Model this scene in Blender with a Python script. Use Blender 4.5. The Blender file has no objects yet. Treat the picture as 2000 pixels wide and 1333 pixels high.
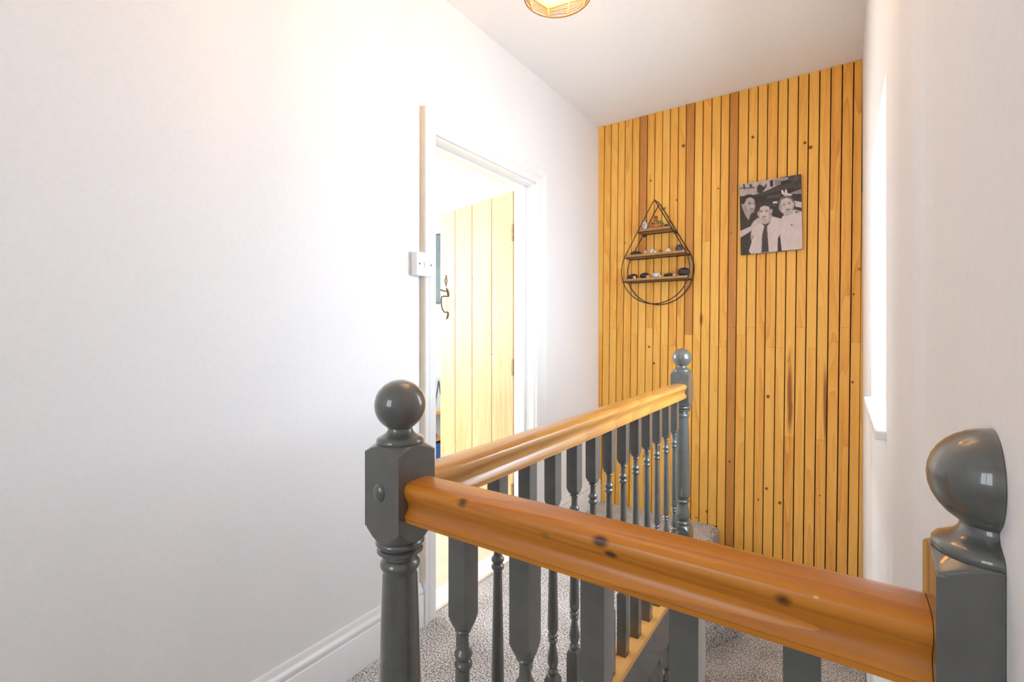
import bpy, bmesh, math, random
import numpy as np
from mathutils import Vector, Matrix
random.seed(7)
S = bpy.context.scene
C = S.collection

# ------------------------------------------------------------------ camera, world, lights, exposure
cam_d = bpy.data.cameras.new('camera')
cam = bpy.data.objects.new('camera', cam_d); C.objects.link(cam)
cam.location = (0, 0, 1.147)
cam.rotation_euler = (math.pi/2, 0, 0.6029)
cam_d.sensor_width = 36.0
cam_d.lens = 36.0*938.4/2000.0
cam_d.shift_y = -0.010
cam_d.clip_start = 0.01
S.camera = cam

W = bpy.data.worlds.new('sky'); S.world = W; W.use_nodes = True
bgn = W.node_tree.nodes['Background']
bgn.inputs[0].default_value = (0.78, 0.88, 1.0, 1); bgn.inputs[1].default_value = 1.0

S.view_settings.view_transform = 'Standard'
S.view_settings.look = 'None'
S.view_settings.exposure = -0.20
S.view_settings.gamma = 1.0
S.view_settings.use_curve_mapping = False

def area(name, loc, rot, sx, sy, power, col):
    l = bpy.data.lights.new(name, 'AREA'); l.shape = 'RECTANGLE'; l.size = sx; l.size_y = sy
    l.energy = power; l.color = col
    o = bpy.data.objects.new(name, l); C.objects.link(o); o.location = loc; o.rotation_euler = rot
    return o
PI = math.pi
area('window_daylight', (0.62, 1.74, 1.42), (0, PI/2, 0), 1.3, 1.5, 180, (0.68, 0.84, 1.0))          # outside the stair window
area('side_room_daylight', (-4.45, 1.3, 1.5), (0, -PI/2, 0), 1.5, 1.7, 180, (0.90, 0.95, 1.0))       # outside the side room's window
area('landing_fill', (-0.70, -1.95, 1.5), (PI/2, 0, 0), 1.2, 1.5, 45, (0.88, 0.94, 1.0))   # added frontal fill, shining through the added window behind
area('hall_fill', (-0.5, -1.4, -1.3), (PI/2, 0, 0), 1.0, 1.6, 25, (1.0, 0.96, 0.9))              # added fill lamp to brighten the hall below

# ------------------------------------------------------------------ helpers
def tag(o, label=None, cat=None, group=None, kind=None):
    if label: o['label'] = label
    if cat: o['category'] = cat
    if group: o['group'] = group
    if kind: o['kind'] = kind
    return o
def empty(name, loc=(0, 0, 0), rz=0):
    o = bpy.data.objects.new(name, None); C.objects.link(o); o.location = loc; o.rotation_euler = (0, 0, rz)
    o.empty_display_size = 0.05
    return o
def link(name, me, mat=None, parent=None, loc=(0, 0, 0)):
    if mat is not None and len(me.materials) == 0: me.materials.append(mat)
    o = bpy.data.objects.new(name, me); C.objects.link(o); o.location = loc
    if parent is not None: o.parent = parent
    return o
def obj(name, bm, mat, parent=None, loc=(0, 0, 0), smooth=None):
    bmesh.ops.recalc_face_normals(bm, faces=bm.faces)
    me = bpy.data.meshes.new(name); bm.to_mesh(me); bm.free()
    if smooth is not None:
        for p in me.polygons: p.use_smooth = True
        me.set_sharp_from_angle(angle=math.radians(smooth))
    return link(name, me, mat, parent, loc)
def box(bm, x0, x1, y0, y1, z0, z1, bev=0.0):
    r = bmesh.ops.create_cube(bm, size=1.0)
    for v in r['verts']:
        v.co = Vector((x0+(v.co.x+.5)*(x1-x0), y0+(v.co.y+.5)*(y1-y0), z0+(v.co.z+.5)*(z1-z0)))
    if bev > 0:
        es = list({e for v in r['verts'] for e in v.link_edges})
        bmesh.ops.bevel(bm, geom=es, offset=bev, segments=2, affect='EDGES', profile=0.6)
    return bm
def B(*a, **k): return box(bmesh.new(), *a, **k)
def grid_faces(bm, rings, close_u=True, cap=True):
    vs = [[bm.verts.new(p) for p in r] for r in rings]
    n = len(rings[0])
    for a, b in zip(vs[:-1], vs[1:]):
        for i in range(n if close_u else n-1):
            j = (i+1) % n
            bm.faces.new((a[i], a[j], b[j], b[i]))
    if cap:
        bm.faces.new(list(reversed(vs[0]))); bm.faces.new(vs[-1])
    return vs
def lathe(prof, n=24, bm=None, c=(0, 0, 0)):
    bm = bm or bmesh.new()
    grid_faces(bm, [[(c[0]+max(r, 1e-4)*math.cos(2*PI*i/n), c[1]+max(r, 1e-4)*math.sin(2*PI*i/n), c[2]+z) for i in range(n)] for z, r in prof])
    return bm
def extrude_profile(prof, p0, p1, bm=None):
    """profile (side, up) swept from p0 to p1 (horizontal-ish)"""
    bm = bm or bmesh.new()
    p0 = Vector(p0); p1 = Vector(p1); d = (p1-p0).normalized()
    side = d.cross(Vector((0, 0, 1))).normalized(); up = side.cross(d)
    grid_faces(bm, [[tuple(p+side*a+up*b) for a, b in prof] for p in (p0, p1)])
    return bm
def tube(pts, r, n=8, closed=False, bm=None):
    bm = bm or bmesh.new()
    pts = [Vector(p) for p in pts]; m = len(pts); rings = []
    prev = None
    for i, p in enumerate(pts):
        if closed: t = pts[(i+1) % m]-pts[i-1]
        else: t = pts[min(i+1, m-1)]-pts[max(i-1, 0)]
        t.normalize()
        if prev is None:
            a = Vector((0, 0, 1)) if abs(t.z) < .9 else Vector((1, 0, 0))
            nrm = t.cross(a).normalized()
        else:
            nrm = (prev-t*prev.dot(t)).normalized()
        prev = nrm; b = t.cross(nrm)
        rr = r[i] if isinstance(r, (list, tuple)) else r
        rings.append([tuple(p+(nrm*math.cos(2*PI*k/n)+b*math.sin(2*PI*k/n))*rr) for k in range(n)])
    if closed: rings.append(rings[0])
    grid_faces(bm, rings, cap=not closed)
    if closed: bmesh.ops.remove_doubles(bm, verts=bm.verts, dist=1e-6)
    return bm
def blob(bm, c, r, seed=0, rough=0.12, sub=3, rot=0.0):
    """a pebble: an icosphere squashed to radii r, lumpy, flattened underneath"""
    rnd = random.Random(seed)
    q = bmesh.ops.create_icosphere(bm, subdivisions=sub, radius=1.0)
    dirs = [(Vector((rnd.uniform(-1, 1), rnd.uniform(-1, 1), rnd.uniform(-1, 1))).normalized(), rnd.uniform(-rough, rough)) for _ in range(9)]
    ca, sa = math.cos(rot), math.sin(rot)
    for v in q['verts']:
        d = v.co.normalized(); k = 1+sum(a*max(0, d.dot(e))**3 for e, a in dirs)
        p = Vector((d.x*k*r[0], d.y*k*r[1], max(d.z*k, -.8)*r[2]))
        v.co = Vector((c[0]+p.x*ca-p.y*sa, c[1]+p.x*sa+p.y*ca, c[2]+p.z+.8*r[2]))
    return bm

# ------------------------------------------------------------------ materials
class N:
    def __init__(s, name):
        s.m = bpy.data.materials.new(name); s.m.use_nodes = True; s.t = s.m.node_tree
        s.p = s.t.nodes['Principled BSDF']
    def n(s, typ, **k):
        x = s.t.nodes.new(typ)
        for a, b in k.items():
            if a.startswith('i_'):
                key = a[2:]; x.inputs[int(key) if key.isdigit() else key.replace('_', ' ')].default_value = b
            else: setattr(x, a, b)
        return x
    def l(s, a, b): s.t.links.new(a, b)
    def bump(s, h, strength, dist=0.002):
        b = s.n('ShaderNodeBump'); b.inputs['Strength'].default_value = strength; b.inputs['Distance'].default_value = dist
        s.l(h, b.inputs['Height']); s.l(b.outputs[0], s.p.inputs['Normal'])
    def ramp(s, fac, stops):
        r = s.n('ShaderNodeValToRGB'); e = r.color_ramp.elements
        e[0].position, e[0].color = stops[0][0], (*stops[0][1], 1); e[1].position, e[1].color = stops[-1][0], (*stops[-1][1], 1)
        for pos, c in stops[1:-1]:
            q = e.new(pos); q.color = (*c, 1)
        s.l(fac, r.inputs[0]); return r
    def mix(s, fac, a, b, mode='MIX'):
        x = s.n('ShaderNodeMix', data_type='RGBA', blend_type=mode)
        for sock, val in ((x.inputs[0], fac), (x.inputs[6], a), (x.inputs[7], b)):
            if hasattr(val, 'links') or hasattr(val, 'is_output'): s.l(val, sock)
            else: sock.default_value = val if not isinstance(val, tuple) else (*val, 1)
        return x.outputs[2]
    def math(s, op, a, b=None, clamp=False):
        x = s.n('ShaderNodeMath', operation=op); x.use_clamp = clamp
        for i, v in enumerate((a, b)):
            if v is None: continue
            if hasattr(v, 'is_output'): s.l(v, x.inputs[i])
            else: x.inputs[i].default_value = v
        return x.outputs[0]

def plain(name, col, rough=0.5, noise=0.06, scale=30, bump=0.0, spec=0.5, metal=0.0, coat=0.0):
    m = N(name); m.p.inputs['Roughness'].default_value = rough; m.p.inputs['Metallic'].default_value = metal
    m.p.inputs['Specular IOR Level'].default_value = spec; m.p.inputs['Coat Weight'].default_value = coat
    tc = m.n('ShaderNodeTexCoord'); nz = m.n('ShaderNodeTexNoise', i_Scale=scale, i_Detail=4.0); m.l(tc.outputs['Object'], nz.inputs['Vector'])
    lo = tuple(c*(1-noise) for c in col); hi = tuple(min(1, c*(1+noise)) for c in col)
    r = m.ramp(nz.outputs[0], [(.3, lo), (.7, hi)]); m.l(r.outputs[0], m.p.inputs['Base Color'])
    if bump: m.bump(nz.outputs[0], bump)
    return m.m

def pine(name, c_lo, c_mid, c_hi, axis='Z', rough=0.45, vary=0.25, knot=6.0, coat=0.0, ring=9.0, grain=0.55, marks=()):
    m = N(name); m.p.inputs['Roughness'].default_value = rough; m.p.inputs['Coat Weight'].default_value = coat; m.p.inputs['Coat Roughness'].default_value = .2
    tc = m.n('ShaderNodeTexCoord'); oi = m.n('ShaderNodeObjectInfo')
    sc = {'X': (.07, 1, 1), 'Y': (1, .07, 1), 'Z': (1, 1, .07)}[axis]
    off = m.n('ShaderNodeVectorMath', operation='SCALE'); off.inputs[0].default_value = (13.1, 7.7, 29.3); m.l(oi.outputs['Random'], off.inputs['Scale'])
    add = m.n('ShaderNodeVectorMath', operation='ADD'); m.l(tc.outputs['Object'], add.inputs[0]); m.l(off.outputs[0], add.inputs[1])
    st = m.n('ShaderNodeVectorMath', operation='MULTIPLY'); m.l(add.outputs[0], st.inputs[0]); st.inputs[1].default_value = sc
    warp = m.n('ShaderNodeTexNoise', i_Scale=ring, i_Detail=1.5); m.l(st.outputs[0], warp.inputs['Vector'])
    rings = m.math('FRACT', m.math('MULTIPLY', warp.outputs[0], 13.0))
    fine = m.n('ShaderNodeTexNoise', i_Scale=190.0, i_Detail=3.0); m.l(st.outputs[0], fine.inputs['Vector'])
    broad = m.n('ShaderNodeTexNoise', i_Scale=14.0, i_Detail=2.0); m.l(st.outputs[0], broad.inputs['Vector'])
    f = m.math('ADD', m.math('MULTIPLY', rings, grain*.55), m.math('MULTIPLY', fine.outputs[0], grain*.7))
    f = m.math('ADD', f, m.math('MULTIPLY', broad.outputs[0], .7))
    f = m.math('SUBTRACT', f, .7*grain*.55+.33)
    f = m.math('ADD', f, m.math('MULTIPLY', m.math('SUBTRACT', oi.outputs['Random'], .5), vary), True)
    r = m.ramp(f, [(0.0, c_hi), (.42, c_mid), (1.0, c_lo)])
    vo = m.n('ShaderNodeTexVoronoi', i_Scale=knot); m.l(add.outputs[0], vo.inputs['Vector'])
    k = m.ramp(vo.outputs['Distance'], [(0.02, (1, 1, 1)), (0.055, (0, 0, 0))])
    dark = tuple(c*.22 for c in c_lo)
    col = m.mix(k.outputs[0], r.outputs[0], dark)
    for c, rr, mc, soft in marks:      # single knots, stains and dark figure at their own places in the wood
        d = m.n('ShaderNodeVectorMath', operation='SUBTRACT'); m.l(tc.outputs['Object'], d.inputs[0]); d.inputs[1].default_value = c
        e = m.n('ShaderNodeVectorMath', operation='MULTIPLY'); m.l(d.outputs[0], e.inputs[0]); e.inputs[1].default_value = tuple(1/x for x in rr)
        ln = m.n('ShaderNodeVectorMath', operation='LENGTH'); m.l(e.outputs[0], ln.inputs[0])
        q = m.math('DIVIDE', m.math('SUBTRACT', 1.0, m.math('ADD', ln.outputs['Value'], m.math('MULTIPLY', m.math('SUBTRACT', rings, .5), .5*soft))), soft, True)
        col = m.mix(q, col, mc)
    m.l(col, m.p.inputs['Base Color']); m.bump(fine.outputs[0], .12, .001)
    return m.m

M = {}
M['wall'] = plain('white_wall_paint', (.86, .85, .85), .6, .015, 90, .05)
M['ceiling'] = plain('ceiling_paint', (.90, .88, .86), .8, .01, 60, .03)
M['gloss_white'] = plain('white_gloss_paint', (.84, .83, .82), .3, .015, 20, .03)
M['cream_edge'] = plain('cream_painted_wood', (.72, .62, .48), .5, .05, 20, .03)
M['grey'] = plain('dark_grey_paint', (.088, .090, .082), .36, .10, 45, .06, coat=1.0)
M['slat'] = pine('slat_pine', (.52, .18, .022), (.83, .385, .055), (.90, .485, .09), 'Z', .5, .42, 4.0, grain=.8, marks=[((-.2365, 3.0, .80), (.017, .1, .26), (.33, .10, .012), .5), ((-.076, 3.0, .76), (.010, .1, .25), (.36, .11, .013), .5), ((-.694, 3.0, 1.215), (.012, .1, .05), (.42, .15, .015), .6)]
    + [((x, 3.0, z), (r, .1, r*1.25), (.14, .04, .006), .5) for x, z, r in ((-.665, .074, .008), (.045, 1.333, .006), (.041, .885, .007), (-.167, 2.152, .009), (-.418, 2.239, .009), (-1.01, 1.045, .008), (-.98, .942, .008), (-.3415, .782, .010), (-.349, .27, .009), (-.284, .203, .010), (-1.0, 2.097, .007), (-.84, 1.95, .006), (-.60, 1.98, .006), (-.39, .20, .006), (-.10, .28, .005))])
M['slat_dark'] = pine('slat_pine_dark', (.32, .10, .015), (.50, .19, .03), (.60, .26, .045), 'Z', .5, .2)
M['rail_x'] = pine('varnished_pine_rail', (.20, .05, .003), (.45, .145, .008), (.56, .20, .011), 'X', .38, .1, 1.5, coat=.12, grain=.9, marks=[((x+.556, y-.507, z), (r*1.4, r, r), c, .6) for x, y, z, r, c in ((-.411, .482, .9218, .007, (.10, .025, .002)), (-.216, .482, .919, .008, (.08, .02, .002)), (-.204, .484, .9086, .007, (.06, .015, .002)), (-.043, .484, .911, .007, (.06, .015, .002)), (-.0186, .481, .9218, .0022, (.8, .6, .3)), (-.285, .486, .9098, .007, (.16, .10, .01)))])
M['rail_y'] = pine('varnished_pine_long_rail', (.32, .11, .018), (.54, .23, .045), (.64, .31, .065), 'Y', .3, .1, 1.5, coat=.4, grain=.9)
M['base_pine'] = pine('base_rail_pine', (.45, .19, .05), (.66, .32, .09), (.74, .40, .12), 'Y', .4, .1, 4.0)
M['door_pine'] = pine('pale_waxed_pine', (.46, .25, .08), (.66, .44, .20), (.74, .54, .29), 'Z', .5, .25, 7.0, grain=.7)
M['shelf_wood'] = plain('shelf_wood', (.40, .20, .06), .5, .2, 60)
M['black'] = plain('black_backing', (.012, .010, .009), .8, .1)
M['iron'] = plain('black_wire', (.020, .014, .012), .45, .2)
M['wrought'] = plain('wrought_iron', (.07, .05, .045), .5, .2, metal=.5)
M['brass'] = plain('aged_brass', (.26, .17, .07), .45, .3, 80, metal=.8)
M['plastic'] = plain('white_plastic', (.84, .84, .83), .3, .01)
M['screw'] = plain('screw_metal', (.12, .12, .12), .4, .1, metal=.8)
M['lino'] = plain('side_room_floor', (.72, .62, .46), .5, .08, 12)
M['teal'] = plain('dark_teal_print', (.075, .115, .120), .5, .2, 8)
M['rackgrey'] = plain('rack_grey_board', (.36, .43, .43), .6, .05)
M['blue'] = plain('blue_box', (.03, .12, .42), .5, .1)
M['rattan'] = plain('rattan_cane', (.36, .19, .06), .6, .25, 120)
M['rattan_pale'] = plain('pale_rattan_slats', (.70, .50, .24), .6, .2, 90)
M['stone_black'] = plain('black_stone', (.018, .018, .020), .45, .4, 60, .2)
M['stone_grey'] = plain('grey_slate_stone', (.055, .062, .072), .6, .3, 60, .2)
M['stone_tan'] = plain('tan_stone', (.50, .32, .18), .7, .25, 90, .2)
M['stone_cream'] = plain('cream_stone', (.74, .62, .44), .7, .15, 90, .2)
M['stone_white'] = plain('white_marbled_stone', (.62, .58, .52), .6, .45, 45, .3)
M['stone_brown'] = plain('brown_stone', (.24, .12, .05), .6, .3, 90, .2)
M['terracotta'] = plain('terracotta', (.50, .17, .05), .7, .2, 80)
M['leaf'] = plain('succulent_green', (.10, .16, .04), .5, .3, 70)
M['leaf_dark'] = plain('dark_succulent', (.05, .05, .03), .5, .3, 70)
M['flower'] = plain('red_flower', (.38, .07, .02), .6, .3, 120)
M['canvas_edge'] = plain('canvas_edge', (.10, .085, .085), .7, .2)

def carpet_mat():
    m = N('grey_carpet'); m.p.inputs['Roughness'].default_value = .95; m.p.inputs['Specular IOR Level'].default_value = .1
    tc = m.n('ShaderNodeTexCoord')
    a = m.n('ShaderNodeTexNoise', i_Scale=170.0, i_Detail=3.0); m.l(tc.outputs['Object'], a.inputs['Vector'])
    b = m.n('ShaderNodeTexNoise', i_Scale=7.0, i_Detail=3.0); m.l(tc.outputs['Object'], b.inputs['Vector'])
    f = m.math('ADD', m.math('MULTIPLY', a.outputs[0], .85), m.math('MULTIPLY', b.outputs[0], .15))
    r = m.ramp(f, [(.38, (.14, .125, .115)), (.5, (.50, .47, .45)), (.62, (.86, .83, .80))])
    m.l(r.outputs[0], m.p.inputs['Base Color']); m.bump(a.outputs[0], .6, .004)
    return m.m
M['carpet'] = carpet_mat()

def glass_mat():
    m = N('window_glass'); t = m.t; t.nodes.remove(m.p)
    out = t.nodes['Material Output']; tr = m.n('ShaderNodeBsdfTransparent'); gl = m.n('ShaderNodeBsdfGlossy'); gl.inputs['Roughness'].default_value = .03
    mx = m.n('ShaderNodeMixShader'); mx.inputs[0].default_value = .07
    m.l(tr.outputs[0], mx.inputs[1]); m.l(gl.outputs[0], mx.inputs[2]); m.l(mx.outputs[0], out.inputs[0])
    return m.m
M['glass'] = glass_mat()

# ------------------------------------------------------------------ dimensions of the place (metres)
XL, XRF, XRN = -1.358, 0.082, 0.094      # left wall, right wall far / near
YB, YF = 3.0, -1.6                       # slat fronts, wall behind the camera
ZC, ZG = 2.52, -2.45                     # ceiling, ground floor below
WT = 0.128                                # left wall thickness
DY0, DY1, DZ = 1.395, 2.195, 1.945       # doorway in the left wall
RX, RY = -0.556, 0.507                   # balustrade lines
RT = 0.928                               # handrail top

def struct(name, bm, mat, parent=None, label=None, smooth=None):
    o = obj(name, bm, mat, parent, smooth=smooth)
    if parent is None: o['kind'] = 'structure'
    if label: o['label'] = label
    return o

# ------------------------------------------------------------------ shell
bm = bmesh.new()
box(bm, XL-WT, XL, YF, DY0, ZG, ZC); box(bm, XL-WT, XL, DY1, 3.05, ZG, ZC)
box(bm, XL-WT, XL, DY0, DY1, DZ, ZC); box(bm, XL-WT, XL, DY0, DY1, ZG, 0)
struct('wall_left', bm, M['wall'], label='plain white painted wall with a doorway')

# right wall: far stretch with the window opening, near stretch a touch further out with a soft corner
wy0, wy1, wz0, wz1 = 1.408, 2.071, 0.915, 1.742
bm = bmesh.new()
XO = 0.30
box(bm, XRF, XO, .90, wy0, ZG, ZC); box(bm, XRF, XO, wy1, 3.05, ZG, ZC)
box(bm, XRF, XO, wy0, wy1, ZG, wz0); box(bm, XRF, XO, wy0, wy1, wz1, ZC)
prof = [(XO, .90), (XRF, .90), (XRF+.0005, .885), (XRF+.002, .868), (XRF+.0045, .85), (XRF+.008, .834), (XRN-.002, .815), (XRN, .79), (XRN, YF), (XO, YF)]
grid_faces(bm, [[(x, y, z) for x, y in prof] for z in (ZG, ZC)])
struct('wall_right', bm, M['wall'], label='white painted stairwell wall with a window')

struct('wall_front', B(-.95-.4, XO, YF-.14, YF, ZG, .95), M['wall'], label='white wall at the near end of the landing')
bm = bmesh.new()
box(bm, XL-WT, -1.15, YF-.14, YF, .95, ZC); box(bm, -.25, XO, YF-.14, YF, .95, ZC); box(bm, -1.15, -.25, YF-.14, YF, 2.1, ZC)
struct('wall_front_upper', bm, M['wall'], label='white wall around the added landing window')
struct('ceiling', B(XL-WT, XO, YF-.14, 3.12, ZC, ZC+.1), M['ceiling'], label='plain white ceiling')

# back wall: backing board with pine slats
wb = struct('wall_back', B(XL-WT, XO, 3.020, 3.12, ZG, ZC), M['black'], label='back wall clad in vertical pine slats with dark gaps')
ztop = ZC
xt = [-1.3580, -1.3131, -1.2644, -1.2154, -1.1683, -1.1181, -1.0706, -1.0203, -0.9718, -0.9241, -0.8764, -0.827, -0.7801, -0.7308, -0.6832, -0.634, -0.5835, -0.537,
      -0.4899, -0.4377, -0.3895, -0.3416, -0.2904, -0.2438, -0.1953, -0.1473, -0.0983, -0.049, -0.0003, 0.0474, 0.0905, 0.118]
LEAN = 0.0105
def slat_piece(xa, xb, z0, z1, first=False, last=False, dy=0.0):
    g = .0025
    bm = bmesh.new()
    rows = []
    for z in (z0, z1):
        sh = -LEAN*(ztop-z)
        x0 = (XL+.0005) if first else xa+sh+g
        x1 = xb+sh-g
        x1 = min(x1, XRF-.0005)
        x0 = min(x0, XRF-.0015)
        e = min(.0012, (x1-x0)*.3)
        y = YB+dy
        rows.append([(x0, 3.0195, z), (x0, y+e, z), (x0+e, y, z), (x1-e, y, z), (x1, y+e, z), (x1, 3.0195, z)])
    grid_faces(bm, rows)
    return bm
DARK = {6, 12, 17}
joints = {}
rj = random.Random(3)
for i in range(len(xt)-1):
    zj = [1.147-(v-646.5)/938.4*(2.6) for v in (640, 655, 668, 680)][rj.randrange(4)]
    if i in (3, 8, 14, 20): zj = 1.62+rj.uniform(-.1, .1)
    if i in (23, 26): zj = 0.572
    zb = 0.0005 if xt[i+1]-LEAN*ztop < -.60 else ZG
    zlim = -.165 if xt[i] < -.19 else -.33
    zb = 0.0005 if xt[i+1] < -.565 else zlim+.0005
    first = i == 0
    pieces = [(zb, zj-.0004), (zj+.0004, ztop-.0005)]
    if i == 30: pieces = [(zb, 1.85)]
    if i == 6: pieces = [(zb, 1.6), (1.6008, ztop-.0005)]
    for k, (z0, z1) in enumerate(pieces):
        dk = (i in DARK and not (i == 6 and k == 0) and not (i == 12 and k == 0))
        o = obj('slat', slat_piece(xt[i], xt[i+1], z0, z1, first, dy=rj.uniform(-.0008, .0008)), M['slat_dark'] if dk else M['slat'], wb)

# ceilings / floors
bm = bmesh.new()
box(bm, XL, -.582, YF, 2.02, -.02, 0); box(bm, XL, -.600, 2.02, 2.1035, -.02, 0); box(bm, XL, -.680, 2.1035, 3.0195, -.02, 0)
box(bm, -.582, XRN, YF, .468, -.02, 0)
fl = struct('floor', bm, M['carpet'], label='grey flecked carpet on the landing')
struct('floor_ground', B(XL, XRN, YF, 3.02, ZG-.05, ZG), M['lino'], label='ground floor far below')

# side room beyond the door
RX0, RY0, RY1 = -4.2, .1, 3.06
struct('floor_side_room', B(RX0, XL-.012, RY0, RY1, -.03, -.004), M['lino'], label='pale beige floor of the room beyond the door')
struct('ceiling_side_room', B(RX0-.1, XL-WT, RY0-.1, RY1+.1, ZC, ZC+.1), M['ceiling'], label='white ceiling of the side room')
struct('wall_side_room_back', B(RX0-.1, XL-WT, RY1, RY1+.1, -.03, ZC), M['wall'], label='white far wall of the side room')
struct('wall_side_room_front', B(RX0-.1, XL-WT, RY0-.1, RY0, -.03, ZC), M['wall'], label='white near wall of the side room')
bm = bmesh.new()
box(bm, RX0-.1, RX0, RY0, .5, -.03, ZC); box(bm, RX0-.1, RX0, 2.1, RY1, -.03, ZC); box(bm, RX0-.1, RX0, .5, 2.1, -.03, .75); box(bm, RX0-.1, RX0, .5, 2.1, 2.3, ZC)
struct('wall_side_room_left', bm, M['wall'], label='white window wall of the side room')

# skirting boards
SK = [(0, 0), (.020, 0), (.020, .118), (.0185, .121), (.0165, .122), (.0165, .126), (.019, .131), (.0195, .137), (.0175, .143), (.012, .148), (.010, .154), (.0085, .161), (.006, .166), (0, .168)]
def skirting(name, p0, p1, label):
    o = struct(name, extrude_profile(SK, p0, p1), M['gloss_white'], label=label, smooth=40); return o
skirting('baseboard_left', (XL, YF, 0), (XL, 1.342, 0), 'white moulded skirting board along the landing wall')
skirting('baseboard_left_far', (XL, 2.288, 0), (XL, 2.999, 0), 'short white skirting board beyond the doorway')

# door casing
tr = tag(empty('trim_1', (XL, 1.8, 0)), kind='structure'); tr['label'] = 'white moulded door casing around the open doorway'
def casing(pr0, y_in, y_out, z0, z1, mitre):
    """upright: profile across its width, outer edge thick"""
    w = y_out-y_in; s = 1 if w > 0 else -1; w = abs(w)
    P = [(0, 0), (0, .016), (.004, .018), (w*.42, .018), (w*.46, .0205), (w*.55, .021), (w*.60, .018), (w*.66, .0185), (w*.78, .024), (w*.9, .0262), (w, .0262), (w, 0)]
    rows = []
    for z, top in ((z0, 0), (z1, 1)):
        rows.append([(XL+t-tr.location.x, y_in+s*d-tr.location.y, z+(d*.086/w if top else 0)) for d, t in P])
    bm = bmesh.new(); grid_faces(bm, rows); return bm
ZI = 1.935
obj('casing_upright', casing(0, 1.412, 1.344, 0, ZI, 1), M['gloss_white'], tr, smooth=30)
obj('casing_upright', casing(0, 2.182, 2.286, 0, ZI, 1), M['gloss_white'], tr, smooth=30)
w = .086
P = [(0, 0), (0, .016), (.004, .018), (w*.42, .018), (w*.46, .0205), (w*.55, .021), (w*.60, .018), (w*.66, .0185), (w*.78, .024), (w*.9, .0262), (w, .0262), (w, 0)]
bm = bmesh.new(); rows = []
for e in (0, 1):
    rows.append([(t, (1.412-d*.068/w if e == 0 else 2.182+d*.104/w)-1.8, ZI+d) for d, t in P])
grid_faces(bm, rows); obj('casing_head', bm, M['gloss_white'], tr, smooth=30)
def trp(name, *a, mat='gloss_white', bev=.001): return obj(name, box(bmesh.new(), a[0]-XL, a[1]-XL, a[2]-1.8, a[3]-1.8, a[4], a[5], bev), M[mat], tr)
trp('jamb_lining', XL-WT, XL, 1.3955, 1.412, 0, DZ-.012)
trp('jamb_lining', XL-WT, XL, 2.178, 2.1945, 0, DZ-.012)
trp('head_lining', XL-WT, XL, 1.412, 2.178, DZ-.018, DZ-.0005)
trp('door_stop', XL-.095, XL-.055, 1.412, 1.424, 0, DZ-.02); trp('door_stop', XL-.095, XL-.055, 2.166, 2.178, 0, DZ-.02)
trp('door_stop', XL-.095, XL-.055, 1.424, 2.166, DZ-.03, DZ-.018)
trp('edge_strip', XL, XL+.024, 1.3405, 1.3438, .17, 2.02, mat='cream_edge')
trp('threshold_strip', XL-.018, XL-.004, 1.412, 2.178, 0.0005, .006, mat='cream_edge')

# ------------------------------------------------------------------ plank door, standing open into the side room
dr = tag(empty('door_1', (-1.4915, 2.2152, 0.0), math.atan2(.179, -.711)), kind='structure')
dr['label'] = 'pale pine ledged plank door standing open into the side room'
# local: +x from hinge to free edge, local -y/+y faces ; the face seen from the landing is +y after the turn
bounds = [.002, .193, .383, .564, .738]; TH = .026
for a, b in zip(bounds[:-1], bounds[1:]):
    obj('plank', B(a+.0026, b-.0026, 0, TH, .014, 1.921, bev=.0022), M['door_pine'], dr)
for z in (.22, .95, 1.66):
    obj('ledge', B(.03, .71, -.026, -.0005, z, z+.14, bev=.003), M['door_pine'], dr)
for z in (1.69, .945, .255):
    h = obj('hinge', B(-.004, .0015, .004, TH-.002, z-.045, z+.045), M['brass'], dr)
    bm = lathe([(-.045, .0052), (.045, .0052)], 10, c=(-.004, TH+.0045, z)); obj('hinge_knuckle', bm, M['brass'], h, smooth=30)
    box_ = B(-.0005, .016, TH, TH+.0025, z-.045, z+.045); obj('hinge_leaf', box_, M['brass'], h)
# Suffolk latch: thumb plate, bow handle with a tail, and the little scrolled plate above
lt = obj('latch_handle', tube([(.664, TH+.004, 1.372), (.684, TH+.014, 1.374), (.702, TH+.022, 1.370), (.704, TH+.024, 1.345), (.700, TH+.024, 1.315), (.693, TH+.021, 1.286), (.682, TH+.012, 1.268), (.664, TH+.006, 1.268), (.654, TH+.005, 1.262), (.656, TH+.005, 1.245), (.668, TH+.005, 1.228), (.676, TH+.004, 1.221)],
    [.004, .005, .005, .0048, .0046, .0046, .0048, .005, .005, .0044, .0036, .002], 10), M['wrought'], dr, smooth=50)
obj('thumb_lever', tube([(.660, TH+.002, 1.408), (.682, TH+.014, 1.406), (.706, TH+.026, 1.416)], [.004, .0045, .0055], 8), M['wrought'], lt, smooth=50)
obj('thumb_plate', tube([(.654, TH+.003, 1.368), (.652, TH+.006, 1.385), (.658, TH+.008, 1.405), (.666, TH+.007, 1.42), (.676, TH+.003, 1.428)], [.004, .006, .0055, .004, .002], 8), M['wrought'], lt, smooth=50)
bm = bmesh.new()
def ring_pts(cx, cz, rx, rz, n=18): return [(cx+rx*math.cos(2*PI*k/n), TH+.002, cz+rz*math.sin(2*PI*k/n)) for k in range(n)]
tube(ring_pts(.676, 1.475, .011, .019), .0028, 6, True, bm)
tube([(.684, TH+.002, 1.512), (.668, TH+.002, 1.505), (.676, TH+.002, 1.494)], .003, 6, bm=bm); tube([(.684, TH+.002, 1.454), (.668, TH+.002, 1.447), (.676, TH+.002, 1.437)], .003, 6, bm=bm)
le = obj('latch_escutcheon', bm, M['wrought'], dr, smooth=50)
lt.location.x -= .014; le.location.x -= .008

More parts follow.
